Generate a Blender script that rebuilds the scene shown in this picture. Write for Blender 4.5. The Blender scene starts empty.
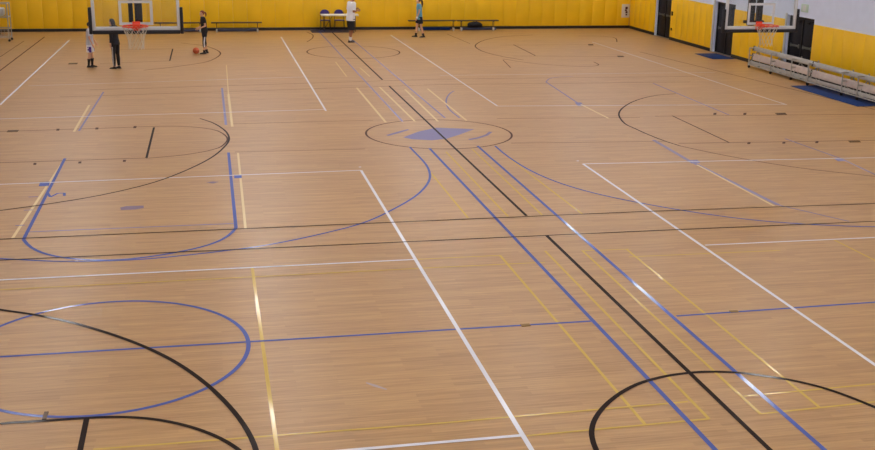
import bpy, bmesh, math, random
from mathutils import Vector, Matrix
random.seed(7)
C = bpy.context.scene.collection
sc = bpy.context.scene
PI = math.pi
sc.view_settings.view_transform = 'Standard'
sc.view_settings.look = 'None'
sc.view_settings.gamma = 1.0
sc.view_settings.use_curve_mapping = False
sc.view_settings.exposure = 0.0

# ------------------------------------------------------------------ helpers
def lin(r, g, b):
    f = lambda c: c / 12.92 if c <= .04045 else ((c + .055) / 1.055) ** 2.4
    return (f(r / 255), f(g / 255), f(b / 255), 1)

def material(name, col, rough=.5, metal=0, spec=.5, noise=None, coat=0, emit=None):
    m = bpy.data.materials.new(name); m.use_nodes = True
    nt = m.node_tree; b = nt.nodes['Principled BSDF']
    b.inputs['Base Color'].default_value = lin(*col)
    b.inputs['Roughness'].default_value = rough
    b.inputs['Metallic'].default_value = metal
    b.inputs['Specular IOR Level'].default_value = spec
    if coat:
        b.inputs['Coat Weight'].default_value = coat
        b.inputs['Coat Roughness'].default_value = .09
    if noise:
        sc_, amt = noise
        tc = nt.nodes.new('ShaderNodeTexCoord'); nz = nt.nodes.new('ShaderNodeTexNoise')
        nz.inputs['Scale'].default_value = sc_; nz.inputs['Detail'].default_value = 4
        nt.links.new(tc.outputs['Object'], nz.inputs['Vector'])
        rp = nt.nodes.new('ShaderNodeValToRGB')
        c = lin(*col)
        rp.color_ramp.elements[0].position = .3; rp.color_ramp.elements[1].position = .7
        rp.color_ramp.elements[0].color = tuple(x * (1 - amt) for x in c[:3]) + (1,)
        rp.color_ramp.elements[1].color = tuple(min(1, x * (1 + amt)) for x in c[:3]) + (1,)
        nt.links.new(nz.outputs['Fac'], rp.inputs['Fac'])
        nt.links.new(rp.outputs['Color'], b.inputs['Base Color'])
    if emit:
        b.inputs['Emission Color'].default_value = lin(*emit[0])
        b.inputs['Emission Strength'].default_value = emit[1]
    return m

class MB:
    """collects shapes and links them as ONE mesh object"""
    def __init__(self): self.bm = bmesh.new()
    def box(self, x0, x1, y0, y1, z0, z1, bevel=0, rot=None, pivot=None):
        t = bmesh.new(); bmesh.ops.create_cube(t, size=1)
        for v in t.verts:
            v.co = Vector(((x0 + x1) / 2 + v.co.x * (x1 - x0), (y0 + y1) / 2 + v.co.y * (y1 - y0), (z0 + z1) / 2 + v.co.z * (z1 - z0)))
        if bevel:
            bmesh.ops.bevel(t, geom=t.edges[:], offset=bevel, segments=2, affect='EDGES', profile=.5)
        if rot:
            p = Vector(pivot or ((x0 + x1) / 2, (y0 + y1) / 2, (z0 + z1) / 2))
            for v in t.verts: v.co = p + rot @ (v.co - p)
        self.merge(t); return self
    def merge(self, t):
        me = bpy.data.meshes.new('t'); t.to_mesh(me); t.free(); self.bm.from_mesh(me); bpy.data.meshes.remove(me)
    def tube(self, pts, r, n=8, caps=True):
        pts = [Vector(p) for p in pts]; rs = r if isinstance(r, (list, tuple)) else [r] * len(pts)
        rings = []; up = None
        for i, p in enumerate(pts):
            d = (pts[min(i + 1, len(pts) - 1)] - pts[max(i - 1, 0)])
            if d.length < 1e-9: d = Vector((0, 0, 1))
            d.normalize()
            if up is None:
                up = Vector((0, 0, 1)) if abs(d.z) < .9 else Vector((1, 0, 0))
            a = d.cross(up); a.normalize(); b = a.cross(d)
            up = b
            rings.append([self.bm.verts.new(p + rs[i] * (math.cos(2 * PI * k / n) * a + math.sin(2 * PI * k / n) * b)) for k in range(n)])
        for i in range(len(rings) - 1):
            for k in range(n):
                self.bm.faces.new((rings[i][k], rings[i][(k + 1) % n], rings[i + 1][(k + 1) % n], rings[i + 1][k]))
        if caps:
            self.bm.faces.new(rings[0][::-1]); self.bm.faces.new(rings[-1])
        return self
    def ring(self, c, R, r, axis='z', n=24, m=8, a0=0, a1=2 * PI):
        full = abs(a1 - a0 - 2 * PI) < 1e-6
        pts = []
        for i in range(n if full else n + 1):
            a = a0 + (a1 - a0) * i / n
            o = {'z': (math.cos(a), math.sin(a), 0), 'x': (0, math.cos(a), math.sin(a)), 'y': (math.cos(a), 0, math.sin(a))}[axis]
            pts.append((Vector(c) + R * Vector(o), Vector(o)))
        ax = Vector({'z': (0, 0, 1), 'x': (1, 0, 0), 'y': (0, 1, 0)}[axis])
        rings = [[self.bm.verts.new(p + r * (math.cos(2 * PI * k / m) * o + math.sin(2 * PI * k / m) * ax)) for k in range(m)] for p, o in pts]
        L = len(rings)
        for i in range(L if full else L - 1):
            for k in range(m):
                self.bm.faces.new((rings[i][k], rings[(i + 1) % L][k], rings[(i + 1) % L][(k + 1) % m], rings[i][(k + 1) % m]))
        if not full:
            self.bm.faces.new(rings[0]); self.bm.faces.new(rings[-1][::-1])
        return self
    def ell(self, c, r, sub=2, rot=None):
        t = bmesh.new(); bmesh.ops.create_icosphere(t, subdivisions=sub, radius=1)
        for v in t.verts:
            w = Vector((v.co.x * r[0], v.co.y * r[1], v.co.z * r[2]))
            if rot: w = rot @ w
            v.co = Vector(c) + w
        self.merge(t); return self
    def loft(self, rings, n=20):
        """rings: (centre, a-vector, b-vector); flat closed ends"""
        rr = []
        for c, a, b in rings:
            c, a, b = Vector(c), Vector(a), Vector(b)
            rr.append([self.bm.verts.new(c + math.cos(2 * PI * k / n) * a + math.sin(2 * PI * k / n) * b) for k in range(n)])
        for i in range(len(rr) - 1):
            for k in range(n):
                self.bm.faces.new((rr[i][k], rr[i][(k + 1) % n], rr[i + 1][(k + 1) % n], rr[i + 1][k]))
        self.bm.faces.new(rr[0][::-1]); self.bm.faces.new(rr[-1])
        return self
    def build(self, name, mat, parent=None, smooth=True, kind=None, label=None, loc=None):
        bmesh.ops.recalc_face_normals(self.bm, faces=self.bm.faces[:])
        me = bpy.data.meshes.new(name); self.bm.to_mesh(me); self.bm.free()
        me.materials.append(mat)
        if smooth:
            for p in me.polygons: p.use_smooth = True
            try: me.set_sharp_from_angle(angle=math.radians(35))
            except Exception: pass
        o = bpy.data.objects.new(name, me); C.objects.link(o)
        if parent: o.parent = parent
        if kind: o['kind'] = kind
        if label: o['label'] = label
        if loc: o.location = loc
        return o

def thing(name, label, cat, loc=(0, 0, 0), rz=0, group=None):
    o = bpy.data.objects.new(name, None); C.objects.link(o)
    o.location = loc; o.rotation_euler = (0, 0, rz); o.empty_display_size = .2
    return tag(o, label, cat, group)
def tag(o, label, cat, group=None):
    o['label'] = label; o['category'] = cat
    if group: o['group'] = group
    return o
def dup(root, loc, label, group=None, rz=None):
    def rec(o, par):
        c = o.copy(); C.objects.link(c); c.parent = par
        for ch in list(o.children): rec(ch, c)
        return c
    c = rec(root, None); c.location = loc; c['label'] = label
    if group: c['group'] = group
    if rz is not None: c.rotation_euler = (0, 0, rz)
    return c
LAMP_W, FILL_UP, LAMP_COL = 82, 66, (.96, .97, 1.0)
STRAIGHT = [
    ('white', 0.05, [[-5.635, 31.576], [-5.524, 47.04]], None),
    ('white', 0.05, [[2.972, 47.676], [3.004, 29.624]], None),
    ('white', 0.045, [[-5.4, 29.413], [3.028, 29.856]], None),
    ('white', 0.03, [[-5.39, 34.935], [2.982, 35.97]], None),
    ('white', 0.03, [[7.42, 35.872], [17.072, 35.644]], None),
    ('white', 0.045, [[-4.193, 22.216], [2.994, 22.468]], None),
    ('white', 0.055, [[2.994, 22.468], [3.034, 9.709]], None),
    ('white', 0.05, [[-3.184, 16.199], [3.007, 16.245]], None),
    ('white', 0.055, [[0.72, 10.099], [3.057, 10.124]], None),
    ('white', 0.05, [[7.73, 48.106], [7.828, 29.833]], None),
    ('white', 0.045, [[7.828, 29.833], [16.268, 29.15]], None),
    ('white', 0.045, [[15.817, 44.912], [16.233, 29.086]], None),
    ('white', 0.045, [[7.837, 22.423], [14.801, 22.142]], None),
    ('white', 0.055, [[7.837, 22.423], [7.784, 11.11]], None),
    ('white', 0.045, [[7.873, 16.278], [11.059, 16.26]], None),
    ('white', 0.05, [[2.987, 22.771], [3.039, 22.774]], 'dot'),
    ('white', 0.05, [[7.791, 22.731], [7.846, 22.723]], 'dot'),
    ('blue', 0.06, [[4.841, 24.466], [4.884, 9.366]], None),
    ('blue', 0.06, [[6.0, 24.586], [5.992, 9.174]], None),
    ('hazeblue', 0.05, [[4.779, 49.973], [4.796, 27.853]], None),
    ('hazeblue', 0.05, [[5.864, 46.352], [5.988, 28.212]], None),
    ('blue', 0.06, [[-3.146, 24.455], [-3.094, 18.277]], None),
    ('blue', 0.06, [[0.315, 24.605], [0.314, 18.458]], None),
    ('blue', 0.05, [[-2.682, 13.203], [4.841, 13.21]], None),
    ('blue', 0.05, [[6.058, 13.209], [9.167, 13.284]], None),
    ('greyblue', 0.1, [[10.393, 24.725], [10.284, 22.292]], None),
    ('greyblue', 0.1, [[10.307, 22.289], [10.378, 18.539]], None),
    ('greyblue', 0.05, [[10.378, 18.539], [11.087, 17.27]], None),
    ('greyblue', 0.06, [[13.7, 24.461], [13.841, 22.123]], None),
    ('greyblue', 0.06, [[13.841, 22.123], [13.68, 20.38]], None),
    ('hazeblue', 0.05, [[10.533, 34.109], [10.248, 29.839]], None),
    ('hazeblue', 0.05, [[13.923, 33.48], [13.794, 27.729]], None),
    ('hazeblue', 0.05, [[-3.095, 33.542], [-3.173, 27.565]], None),
    ('hazeblue', 0.06, [[0.314, 33.94], [0.321, 27.916]], None),
    ('hazeblue', 0.04, [[-3.088, 18.723], [0.322, 18.741]], None),
    ('blue', 0.03, [[-3.42, 21.12], [-3.252, 21.126]], 'tick'),
    ('blue', 0.03, [[-3.359, 20.151], [-3.208, 20.163]], 'tick'),
    ('blue', 0.03, [[-3.35, 19.15], [-3.197, 19.152]], 'tick'),
    ('blue', 0.05, [[-3.11, 21.382], [-3.025, 21.063]], 'letter'),
    ('blue', 0.05, [[-3.025, 21.063], [-2.921, 21.34]], 'letter'),
    ('blue', 0.05, [[-2.921, 21.34], [-2.801, 21.338]], 'letter'),
    ('blue', 0.05, [[-2.807, 21.354], [-2.78, 21.119]], 'letter'),
    ('black', 0.055, [[5.32, 49.983], [5.377, 35.068]], None),
    ('black', 0.055, [[5.387, 33.805], [5.445, 18.478]], None),
    ('black', 0.06, [[5.438, 17.22], [5.437, 9.271]], None),
    ('black', 0.04, [[-3.544, 18.345], [7.591, 18.453]], None),
    ('black', 0.04, [[7.591, 18.453], [12.394, 18.358]], None),
    ('black', 0.04, [[-3.348, 17.179], [7.475, 17.226]], None),
    ('black', 0.04, [[7.475, 17.226], [11.656, 17.198]], None),
    ('sheenbrown', 0.03, [[-3.513, 33.963], [7.327, 35.09]], None),
    ('sheenbrown', 0.03, [[7.327, 35.09], [16.32, 34.806]], None),
    ('sheenbrown', 0.03, [[-4.219, 32.762], [7.084, 33.915]], None),
    ('sheenbrown', 0.03, [[7.084, 33.915], [15.258, 33.624]], None),
    ('sheenbrown', 0.03, [[0.472, 28.047], [4.064, 28.112]], None),
    ('sheenbrown', 0.03, [[0.458, 24.65], [3.37, 24.593]], None),
    ('sheenbrown', 0.03, [[7.334, 27.962], [11.199, 27.66]], None),
    ('sheenbrown', 0.03, [[6.862, 24.798], [10.606, 24.528]], None),
    ('black', 0.05, [[-1.425, 27.799], [-1.438, 24.277]], None),
    ('sheenbrown', 0.04, [[-4.526, 24.198], [-1.438, 24.277]], None),
    ('sheenbrown', 0.04, [[-5.114, 27.708], [-1.884, 27.895]], None),
    ('sheenbrown', 0.035, [[11.675, 27.783], [18.107, 27.341]], None),
    ('sheenbrown', 0.04, [[10.839, 24.259], [15.965, 23.972]], None),
    ('black', 0.04, [[12.17, 27.8], [12.097, 24.192]], None),
    ('black', 0.06, [[-1.44, 11.292], [-1.432, 10.462]], None),
    ('black', 0.05, [[-1.391, 43.847], [-1.4, 40.338]], None),
    ('sheenbrown', 0.035, [[-3.703, 43.84], [-1.391, 43.847]], None),
    ('sheenbrown', 0.035, [[-3.725, 39.807], [-1.4, 40.338]], None),
    ('sheenbrown', 0.05, [[-6.751, 37.831], [-6.646, 48.354]], None),
    ('sheenbrown', 0.03, [[-7.33, 41.923], [-7.243, 46.915]], None),
    ('sheenbrown', 0.05, [[12.199, 44.208], [12.092, 40.653]], None),
    ('sheenbrown', 0.035, [[11.595, 44.079], [15.362, 43.973]], None),
    ('sheenbrown', 0.04, [[11.171, 40.641], [15.466, 40.128]], None),
    ('sheenbrown', 0.03, [[10.297, 48.386], [10.482, 44.687]], None),
    ('sheenbrown', 0.03, [[10.531, 39.537], [10.269, 37.493]], None),
    ('sheenbrown', 0.04, [[16.595, 41.426], [18.458, 27.649]], None),
    ('paleyellow', 0.05, [[-3.154, 23.819], [-3.278, 18.397]], None),
    ('paleyellow', 0.045, [[0.521, 24.535], [0.471, 18.372]], None),
    ('paleyellow', 0.05, [[10.29, 21.99], [10.266, 18.481]], None),
    ('paleyellow', 0.06, [[4.349, 33.552], [4.347, 27.781]], None),
    ('paleyellow', 0.055, [[5.065, 33.636], [5.113, 27.814]], None),
    ('paleyellow', 0.055, [[5.761, 33.067], [5.704, 27.742]], None),
    ('paleyellow', 0.055, [[6.473, 33.148], [6.471, 27.777]], None),
    ('paleyellow', 0.04, [[4.373, 39.529], [4.329, 35.904]], None),
    ('paleyellow', 0.04, [[5.038, 37.956], [5.082, 35.829]], None),
    ('paleyellow', 0.06, [[-3.282, 31.306], [-3.28, 27.477]], None),
    ('paleyellow', 0.03, [[0.541, 39.084], [0.48, 32.784]], None),
    ('paleyellow', 0.06, [[0.48, 32.784], [0.471, 27.67]], None),
    ('paleyellow', 0.06, [[10.277, 29.836], [10.301, 27.619]], None),
    ('yellow', 0.04, [[4.377, 16.25], [4.393, 10.151]], None),
    ('yellow', 0.04, [[5.157, 16.374], [5.13, 10.16]], None),
    ('yellow', 0.04, [[5.759, 16.309], [5.744, 10.169]], None),
    ('yellow', 0.04, [[6.498, 16.279], [6.475, 10.211]], None),
    ('yellow', 0.035, [[-1.309, 10.557], [2.24, 10.55]], None),
    ('yellow', 0.035, [[2.24, 10.55], [5.085, 10.611]], None),
    ('yellow', 0.035, [[5.775, 10.637], [7.525, 10.703]], None),
    ('yellow', 0.035, [[3.07, 10.106], [5.13, 10.16]], None),
    ('yellow', 0.035, [[5.745, 10.181], [7.239, 10.253]], None),
    ('yellow', 0.035, [[-3.109, 15.751], [3.314, 15.8]], None),
    ('yellow', 0.035, [[3.314, 15.8], [4.982, 15.794]], None),
    ('yellow', 0.035, [[3.007, 16.245], [4.377, 16.25]], None),
    ('yellow', 0.035, [[5.75, 16.283], [6.542, 16.261]], None),
    ('yellow', 0.035, [[6.389, 15.859], [8.969, 15.811]], None),
    ('yellow', 0.04, [[10.185, 16.236], [10.226, 14.895]], None),
    ('yellow', 0.04, [[4.396, 22.126], [4.374, 18.5]], None),
    ('yellow', 0.04, [[5.136, 24.031], [5.107, 18.494]], None),
    ('yellow', 0.04, [[5.796, 24.274], [5.742, 18.502]], None),
    ('yellow', 0.04, [[6.388, 23.124], [6.483, 18.462]], None),
    ('yellow', 0.045, [[0.496, 16.23], [0.501, 10.148]], None),
]
ARCS = [
    ('sheenbrown', 0.05, 'ellipse', (5.408, 26.174, 1.778, 1.834)),
    ('sheenbrown', 0.05, 'ellipse', (5.370, 42.351, 1.760, 1.937)),
    ('blue', 0.06, 'path', [[-3.095, 18.276], [-2.999, 18.002], [-2.902, 17.788], [-2.804, 17.621], [-2.707, 17.488], [-2.611, 17.382], [-2.516, 17.295], [-2.423, 17.223], [-2.332, 17.163], [-2.241, 17.112], [-2.152, 17.069], [-2.064, 17.032], [-1.977, 17.002], [-1.89, 16.977], [-1.804, 16.957], [-1.718, 16.943], [-1.632, 16.935], [-1.546, 16.932], [-1.461, 16.934], [-1.375, 16.942], [-1.29, 16.955], [-1.205, 16.973], [-1.12, 16.995], [-1.035, 17.022], [-0.949, 17.053], [-0.864, 17.086], [-0.779, 17.123], [-0.694, 17.163], [-0.608, 17.206], [-0.522, 17.252], [-0.436, 17.303], [-0.349, 17.359], [-0.262, 17.422], [-0.174, 17.496], [-0.087, 17.584], [0.0, 17.69], [0.086, 17.822], [0.168, 17.987], [0.245, 18.196], [0.314, 18.461]]),
    ('blue', 0.05, 'path', [[-3.367, 17.289], [-3.304, 17.269], [-3.242, 17.248], [-3.18, 17.227], [-3.117, 17.206], [-3.052, 17.185], [-2.983, 17.163], [-2.892, 17.133], [-2.797, 17.101], [-2.698, 17.068], [-2.595, 17.036], [-2.488, 17.007], [-2.376, 16.982], [-2.21, 16.954], [-2.029, 16.93], [-1.838, 16.911], [-1.646, 16.897], [-1.461, 16.89], [-1.29, 16.891], [-1.164, 16.897], [-1.043, 16.91], [-0.927, 16.927], [-0.812, 16.946], [-0.699, 16.968], [-0.586, 16.99], [-0.482, 17.01], [-0.38, 17.032], [-0.278, 17.056], [-0.177, 17.081], [-0.075, 17.107], [0.029, 17.135], [0.137, 17.163], [0.245, 17.191], [0.354, 17.22], [0.466, 17.253], [0.579, 17.29], [0.697, 17.336], [0.836, 17.396], [0.98, 17.464], [1.129, 17.54], [1.281, 17.622], [1.434, 17.71], [1.586, 17.802], [1.736, 17.895], [1.891, 17.994], [2.047, 18.099], [2.202, 18.209], [2.35, 18.327], [2.489, 18.45], [2.581, 18.542], [2.666, 18.633], [2.748, 18.728], [2.83, 18.831], [2.916, 18.943], [3.009, 19.071], [3.135, 19.245], [3.274, 19.442], [3.421, 19.657], [3.568, 19.888], [3.709, 20.128], [3.837, 20.373], [3.917, 20.545], [3.995, 20.722], [4.07, 20.904], [4.139, 21.091], [4.203, 21.283], [4.259, 21.479], [4.297, 21.639], [4.331, 21.801], [4.36, 21.965], [4.385, 22.135], [4.407, 22.312], [4.425, 22.498], [4.444, 22.812], [4.449, 23.152], [4.444, 23.514], [4.434, 23.893], [4.424, 24.284], [4.419, 24.679]]),
    ('blue', 0.05, 'path', [[6.408, 24.538], [6.398, 23.791], [6.413, 23.137], [6.45, 22.565], [6.506, 22.066], [6.579, 21.628], [6.665, 21.244], [6.763, 20.906], [6.871, 20.605], [6.987, 20.335], [7.109, 20.092], [7.236, 19.87], [7.366, 19.666], [7.5, 19.475], [7.635, 19.296], [7.771, 19.126], [7.908, 18.963], [8.045, 18.807], [8.182, 18.657], [8.32, 18.513], [8.459, 18.374], [8.598, 18.241], [8.738, 18.114], [8.88, 17.993], [9.023, 17.878], [9.168, 17.77], [9.316, 17.669], [9.466, 17.575], [9.618, 17.488], [9.773, 17.407], [9.931, 17.332], [10.091, 17.263], [10.253, 17.199], [10.417, 17.14], [10.582, 17.084], [10.749, 17.031], [10.917, 16.981], [11.087, 16.934], [11.26, 16.892], [11.438, 16.855]]),
    ('blue', 0.055, 'ellipse', (-1.408, 13.171, 1.734, 1.822)),
    ('hazeblue', 0.05, 'path', [[6.368, 28.167], [6.371, 28.239], [6.372, 28.313], [6.372, 28.389], [6.371, 28.469], [6.369, 28.551], [6.367, 28.637], [6.365, 28.726], [6.363, 28.819], [6.362, 28.916], [6.362, 29.016], [6.363, 29.12], [6.366, 29.229], [6.37, 29.341], [6.376, 29.457], [6.383, 29.576], [6.393, 29.7], [6.406, 29.827], [6.42, 29.957], [6.437, 30.091], [6.457, 30.227], [6.479, 30.366], [6.504, 30.507], [6.531, 30.65], [6.561, 30.795], [6.593, 30.94], [6.628, 31.085], [6.665, 31.23], [6.704, 31.374], [6.745, 31.515], [6.787, 31.655], [6.831, 31.79], [6.876, 31.921], [6.922, 32.047], [6.968, 32.166], [7.014, 32.277], [7.06, 32.379], [7.104, 32.471], [7.147, 32.551], [7.188, 32.618]]),
    ('hazeblue', 0.04, 'path', [[10.533, 34.109], [10.581, 34.215], [10.629, 34.327], [10.678, 34.44], [10.727, 34.549], [10.776, 34.65], [10.825, 34.738], [10.896, 34.841], [10.966, 34.919], [11.036, 34.978], [11.105, 35.024], [11.175, 35.064], [11.246, 35.102], [11.337, 35.144], [11.429, 35.168], [11.522, 35.181], [11.614, 35.188], [11.707, 35.195], [11.799, 35.208]]),
    ('black', 0.045, 'path', [[-0.319, 28.885], [-0.255, 28.755], [-0.191, 28.634], [-0.127, 28.514], [-0.064, 28.387], [-0.004, 28.247], [0.052, 28.085], [0.106, 27.906], [0.161, 27.711], [0.212, 27.505], [0.259, 27.293], [0.297, 27.081], [0.326, 26.873], [0.34, 26.729], [0.351, 26.585], [0.358, 26.44], [0.361, 26.296], [0.361, 26.154], [0.355, 26.015], [0.342, 25.848], [0.321, 25.684], [0.294, 25.522], [0.263, 25.363], [0.231, 25.206], [0.197, 25.053], [0.154, 24.861], [0.107, 24.675], [0.057, 24.494], [0.003, 24.315], [-0.056, 24.137], [-0.121, 23.959], [-0.246, 23.651], [-0.389, 23.335], [-0.543, 23.024], [-0.701, 22.727], [-0.859, 22.455], [-1.011, 22.216], [-1.168, 21.998], [-1.326, 21.806], [-1.486, 21.636], [-1.646, 21.481], [-1.805, 21.338], [-1.963, 21.203], [-2.128, 21.072], [-2.295, 20.955], [-2.461, 20.849], [-2.627, 20.751], [-2.791, 20.66], [-2.952, 20.572], [-3.105, 20.493], [-3.256, 20.42], [-3.406, 20.354], [-3.555, 20.289], [-3.703, 20.226], [-3.849, 20.161]]),
    ('sheenbrown', 0.04, 'path', [[-1.909, 27.925], [-1.759, 27.925], [-1.607, 27.93], [-1.454, 27.935], [-1.303, 27.936], [-1.155, 27.927], [-1.01, 27.906], [-0.888, 27.881], [-0.767, 27.852], [-0.649, 27.817], [-0.534, 27.772], [-0.422, 27.712], [-0.315, 27.635], [-0.226, 27.561], [-0.138, 27.484], [-0.052, 27.398], [0.028, 27.295], [0.1, 27.171], [0.162, 27.019], [0.201, 26.892], [0.239, 26.749], [0.273, 26.598], [0.3, 26.442], [0.317, 26.287], [0.323, 26.138], [0.316, 25.999], [0.299, 25.855], [0.275, 25.712], [0.245, 25.576], [0.214, 25.452], [0.184, 25.344], [0.151, 25.246], [0.115, 25.168], [0.077, 25.102], [0.036, 25.045], [-0.008, 24.991], [-0.056, 24.934], [-0.141, 24.842], [-0.238, 24.757], [-0.342, 24.679], [-0.451, 24.607], [-0.561, 24.542], [-0.67, 24.483], [-0.795, 24.426], [-0.923, 24.381], [-1.054, 24.343], [-1.186, 24.309], [-1.317, 24.275], [-1.446, 24.238]]),
    ('black', 0.045, 'path', [[13.808, 31.366], [13.698, 31.335], [13.59, 31.31], [13.482, 31.285], [13.373, 31.254], [13.26, 31.213], [13.142, 31.155], [13.021, 31.084], [12.896, 31.005], [12.769, 30.915], [12.639, 30.815], [12.507, 30.703], [12.374, 30.577], [12.252, 30.454], [12.128, 30.322], [12.003, 30.181], [11.878, 30.031], [11.753, 29.87], [11.63, 29.698], [11.523, 29.542], [11.414, 29.376], [11.306, 29.204], [11.202, 29.029], [11.105, 28.854], [11.017, 28.684], [10.963, 28.571], [10.912, 28.459], [10.864, 28.348], [10.818, 28.235], [10.775, 28.12], [10.734, 28.002], [10.679, 27.822], [10.626, 27.631], [10.578, 27.435], [10.536, 27.244], [10.501, 27.065], [10.474, 26.905], [10.457, 26.745], [10.451, 26.606], [10.454, 26.479], [10.463, 26.36], [10.472, 26.242], [10.478, 26.12], [10.482, 25.984], [10.488, 25.85], [10.494, 25.717], [10.502, 25.586], [10.511, 25.457], [10.521, 25.331], [10.533, 25.199], [10.546, 25.068], [10.56, 24.939], [10.576, 24.813], [10.593, 24.692], [10.611, 24.576], [10.631, 24.466], [10.653, 24.362], [10.677, 24.261], [10.701, 24.163], [10.725, 24.065], [10.748, 23.967]]),
    ('sheenbrown', 0.04, 'path', [[10.748, 23.967], [10.837, 23.791], [10.924, 23.616], [11.01, 23.444], [11.097, 23.274], [11.186, 23.108], [11.278, 22.945], [11.384, 22.772], [11.493, 22.6], [11.605, 22.431], [11.718, 22.268], [11.83, 22.113], [11.94, 21.967], [12.037, 21.842], [12.131, 21.727], [12.225, 21.617], [12.322, 21.509], [12.426, 21.402], [12.539, 21.291], [12.707, 21.139], [12.893, 20.987], [13.089, 20.833], [13.29, 20.681], [13.489, 20.529], [13.68, 20.38]]),
    ('black', 0.06, 'path', [[-2.975, 14.952], [-2.863, 14.882], [-2.751, 14.819], [-2.641, 14.758], [-2.53, 14.696], [-2.42, 14.629], [-2.31, 14.558], [-2.201, 14.482], [-2.092, 14.4], [-1.984, 14.314], [-1.876, 14.224], [-1.769, 14.13], [-1.664, 14.033], [-1.559, 13.932], [-1.455, 13.83], [-1.353, 13.725], [-1.252, 13.617], [-1.152, 13.506], [-1.055, 13.391], [-0.959, 13.273], [-0.865, 13.151], [-0.773, 13.025], [-0.683, 12.894], [-0.596, 12.758], [-0.512, 12.617], [-0.431, 12.472], [-0.353, 12.322], [-0.278, 12.169], [-0.206, 12.012], [-0.138, 11.853], [-0.074, 11.692], [-0.013, 11.529], [0.043, 11.366], [0.096, 11.203], [0.144, 11.039], [0.187, 10.874], [0.225, 10.708], [0.257, 10.539], [0.282, 10.365], [0.299, 10.183]]),
    ('black', 0.055, 'path', [[-2.363, 11.305], [-2.299, 11.313], [-2.235, 11.317], [-2.17, 11.318], [-2.105, 11.316], [-2.04, 11.314], [-1.974, 11.312], [-1.909, 11.31], [-1.844, 11.308], [-1.778, 11.307], [-1.712, 11.306], [-1.646, 11.306], [-1.58, 11.306], [-1.514, 11.305], [-1.447, 11.303], [-1.38, 11.301], [-1.313, 11.297], [-1.245, 11.291], [-1.177, 11.282], [-1.109, 11.271], [-1.041, 11.257], [-0.973, 11.239], [-0.905, 11.218], [-0.836, 11.193], [-0.768, 11.165], [-0.7, 11.132], [-0.632, 11.096], [-0.565, 11.055], [-0.498, 11.01], [-0.432, 10.962], [-0.366, 10.909], [-0.302, 10.853], [-0.238, 10.792], [-0.176, 10.727], [-0.115, 10.658], [-0.057, 10.584], [0.0, 10.505], [0.054, 10.42], [0.105, 10.328], [0.153, 10.23]]),
    ('black', 0.06, 'path', [[3.676, 9.641], [3.68, 9.673], [3.685, 9.705], [3.689, 9.737], [3.694, 9.769], [3.699, 9.802], [3.705, 9.836], [3.713, 9.872], [3.721, 9.908], [3.73, 9.945], [3.739, 9.982], [3.75, 10.02], [3.762, 10.057], [3.775, 10.094], [3.79, 10.13], [3.805, 10.167], [3.822, 10.204], [3.84, 10.242], [3.859, 10.279], [3.885, 10.326], [3.913, 10.373], [3.944, 10.421], [3.976, 10.469], [4.01, 10.516], [4.045, 10.563], [4.089, 10.618], [4.135, 10.672], [4.183, 10.727], [4.233, 10.78], [4.284, 10.831], [4.336, 10.88], [4.39, 10.93], [4.447, 10.978], [4.504, 11.023], [4.561, 11.066], [4.619, 11.106], [4.676, 11.143], [4.736, 11.176], [4.797, 11.206], [4.858, 11.232], [4.918, 11.255], [4.977, 11.275], [5.034, 11.294], [5.082, 11.308], [5.128, 11.32], [5.173, 11.33], [5.218, 11.338], [5.263, 11.345], [5.309, 11.351], [5.363, 11.358], [5.417, 11.363], [5.471, 11.366], [5.526, 11.368], [5.581, 11.367], [5.636, 11.363], [5.699, 11.355], [5.764, 11.343], [5.828, 11.328], [5.891, 11.31], [5.953, 11.291], [6.011, 11.27], [6.062, 11.249], [6.109, 11.226], [6.155, 11.202], [6.2, 11.176], [6.245, 11.149], [6.291, 11.121], [6.339, 11.092], [6.388, 11.062], [6.437, 11.03], [6.485, 10.998], [6.532, 10.963], [6.576, 10.926], [6.619, 10.887], [6.661, 10.846], [6.702, 10.804], [6.741, 10.76], [6.778, 10.715], [6.813, 10.669], [6.842, 10.626], [6.869, 10.583], [6.895, 10.539], [6.919, 10.494], [6.943, 10.447], [6.967, 10.399], [6.995, 10.342], [7.021, 10.282], [7.048, 10.22], [7.074, 10.157], [7.099, 10.096], [7.125, 10.035]]),
    ('sheenbrown', 0.05, 'path', [[-1.118, 45.78], [-0.926, 45.562], [-0.73, 45.375], [-0.534, 45.19], [-0.347, 44.976], [-0.175, 44.706], [-0.027, 44.353], [0.068, 44.059], [0.163, 43.732], [0.25, 43.385], [0.321, 43.027], [0.369, 42.668], [0.385, 42.317], [0.37, 41.997], [0.331, 41.665], [0.275, 41.333], [0.208, 41.014], [0.135, 40.717], [0.062, 40.454], [-0.077, 40.084], [-0.241, 39.789], [-0.423, 39.549], [-0.613, 39.345], [-0.804, 39.158], [-0.988, 38.969], [-1.184, 38.772], [-1.384, 38.603], [-1.585, 38.452], [-1.786, 38.31], [-1.986, 38.17], [-2.181, 38.023]]),
    ('sheenbrown', 0.05, 'path', [[14.053, 47.738], [13.753, 47.631], [13.456, 47.552], [13.161, 47.473], [12.867, 47.367], [12.575, 47.21], [12.284, 46.977], [12.064, 46.755], [11.843, 46.509], [11.624, 46.237], [11.412, 45.938], [11.212, 45.612], [11.028, 45.256], [10.93, 45.042], [10.831, 44.816], [10.736, 44.583], [10.649, 44.347], [10.573, 44.113], [10.511, 43.885], [10.465, 43.66], [10.432, 43.433], [10.409, 43.207], [10.394, 42.986], [10.386, 42.771], [10.381, 42.567], [10.39, 42.219], [10.424, 41.892], [10.477, 41.585], [10.542, 41.296], [10.613, 41.026], [10.683, 40.772], [10.766, 40.514], [10.861, 40.285], [10.963, 40.075], [11.069, 39.875], [11.174, 39.677], [11.273, 39.472]]),
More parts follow.
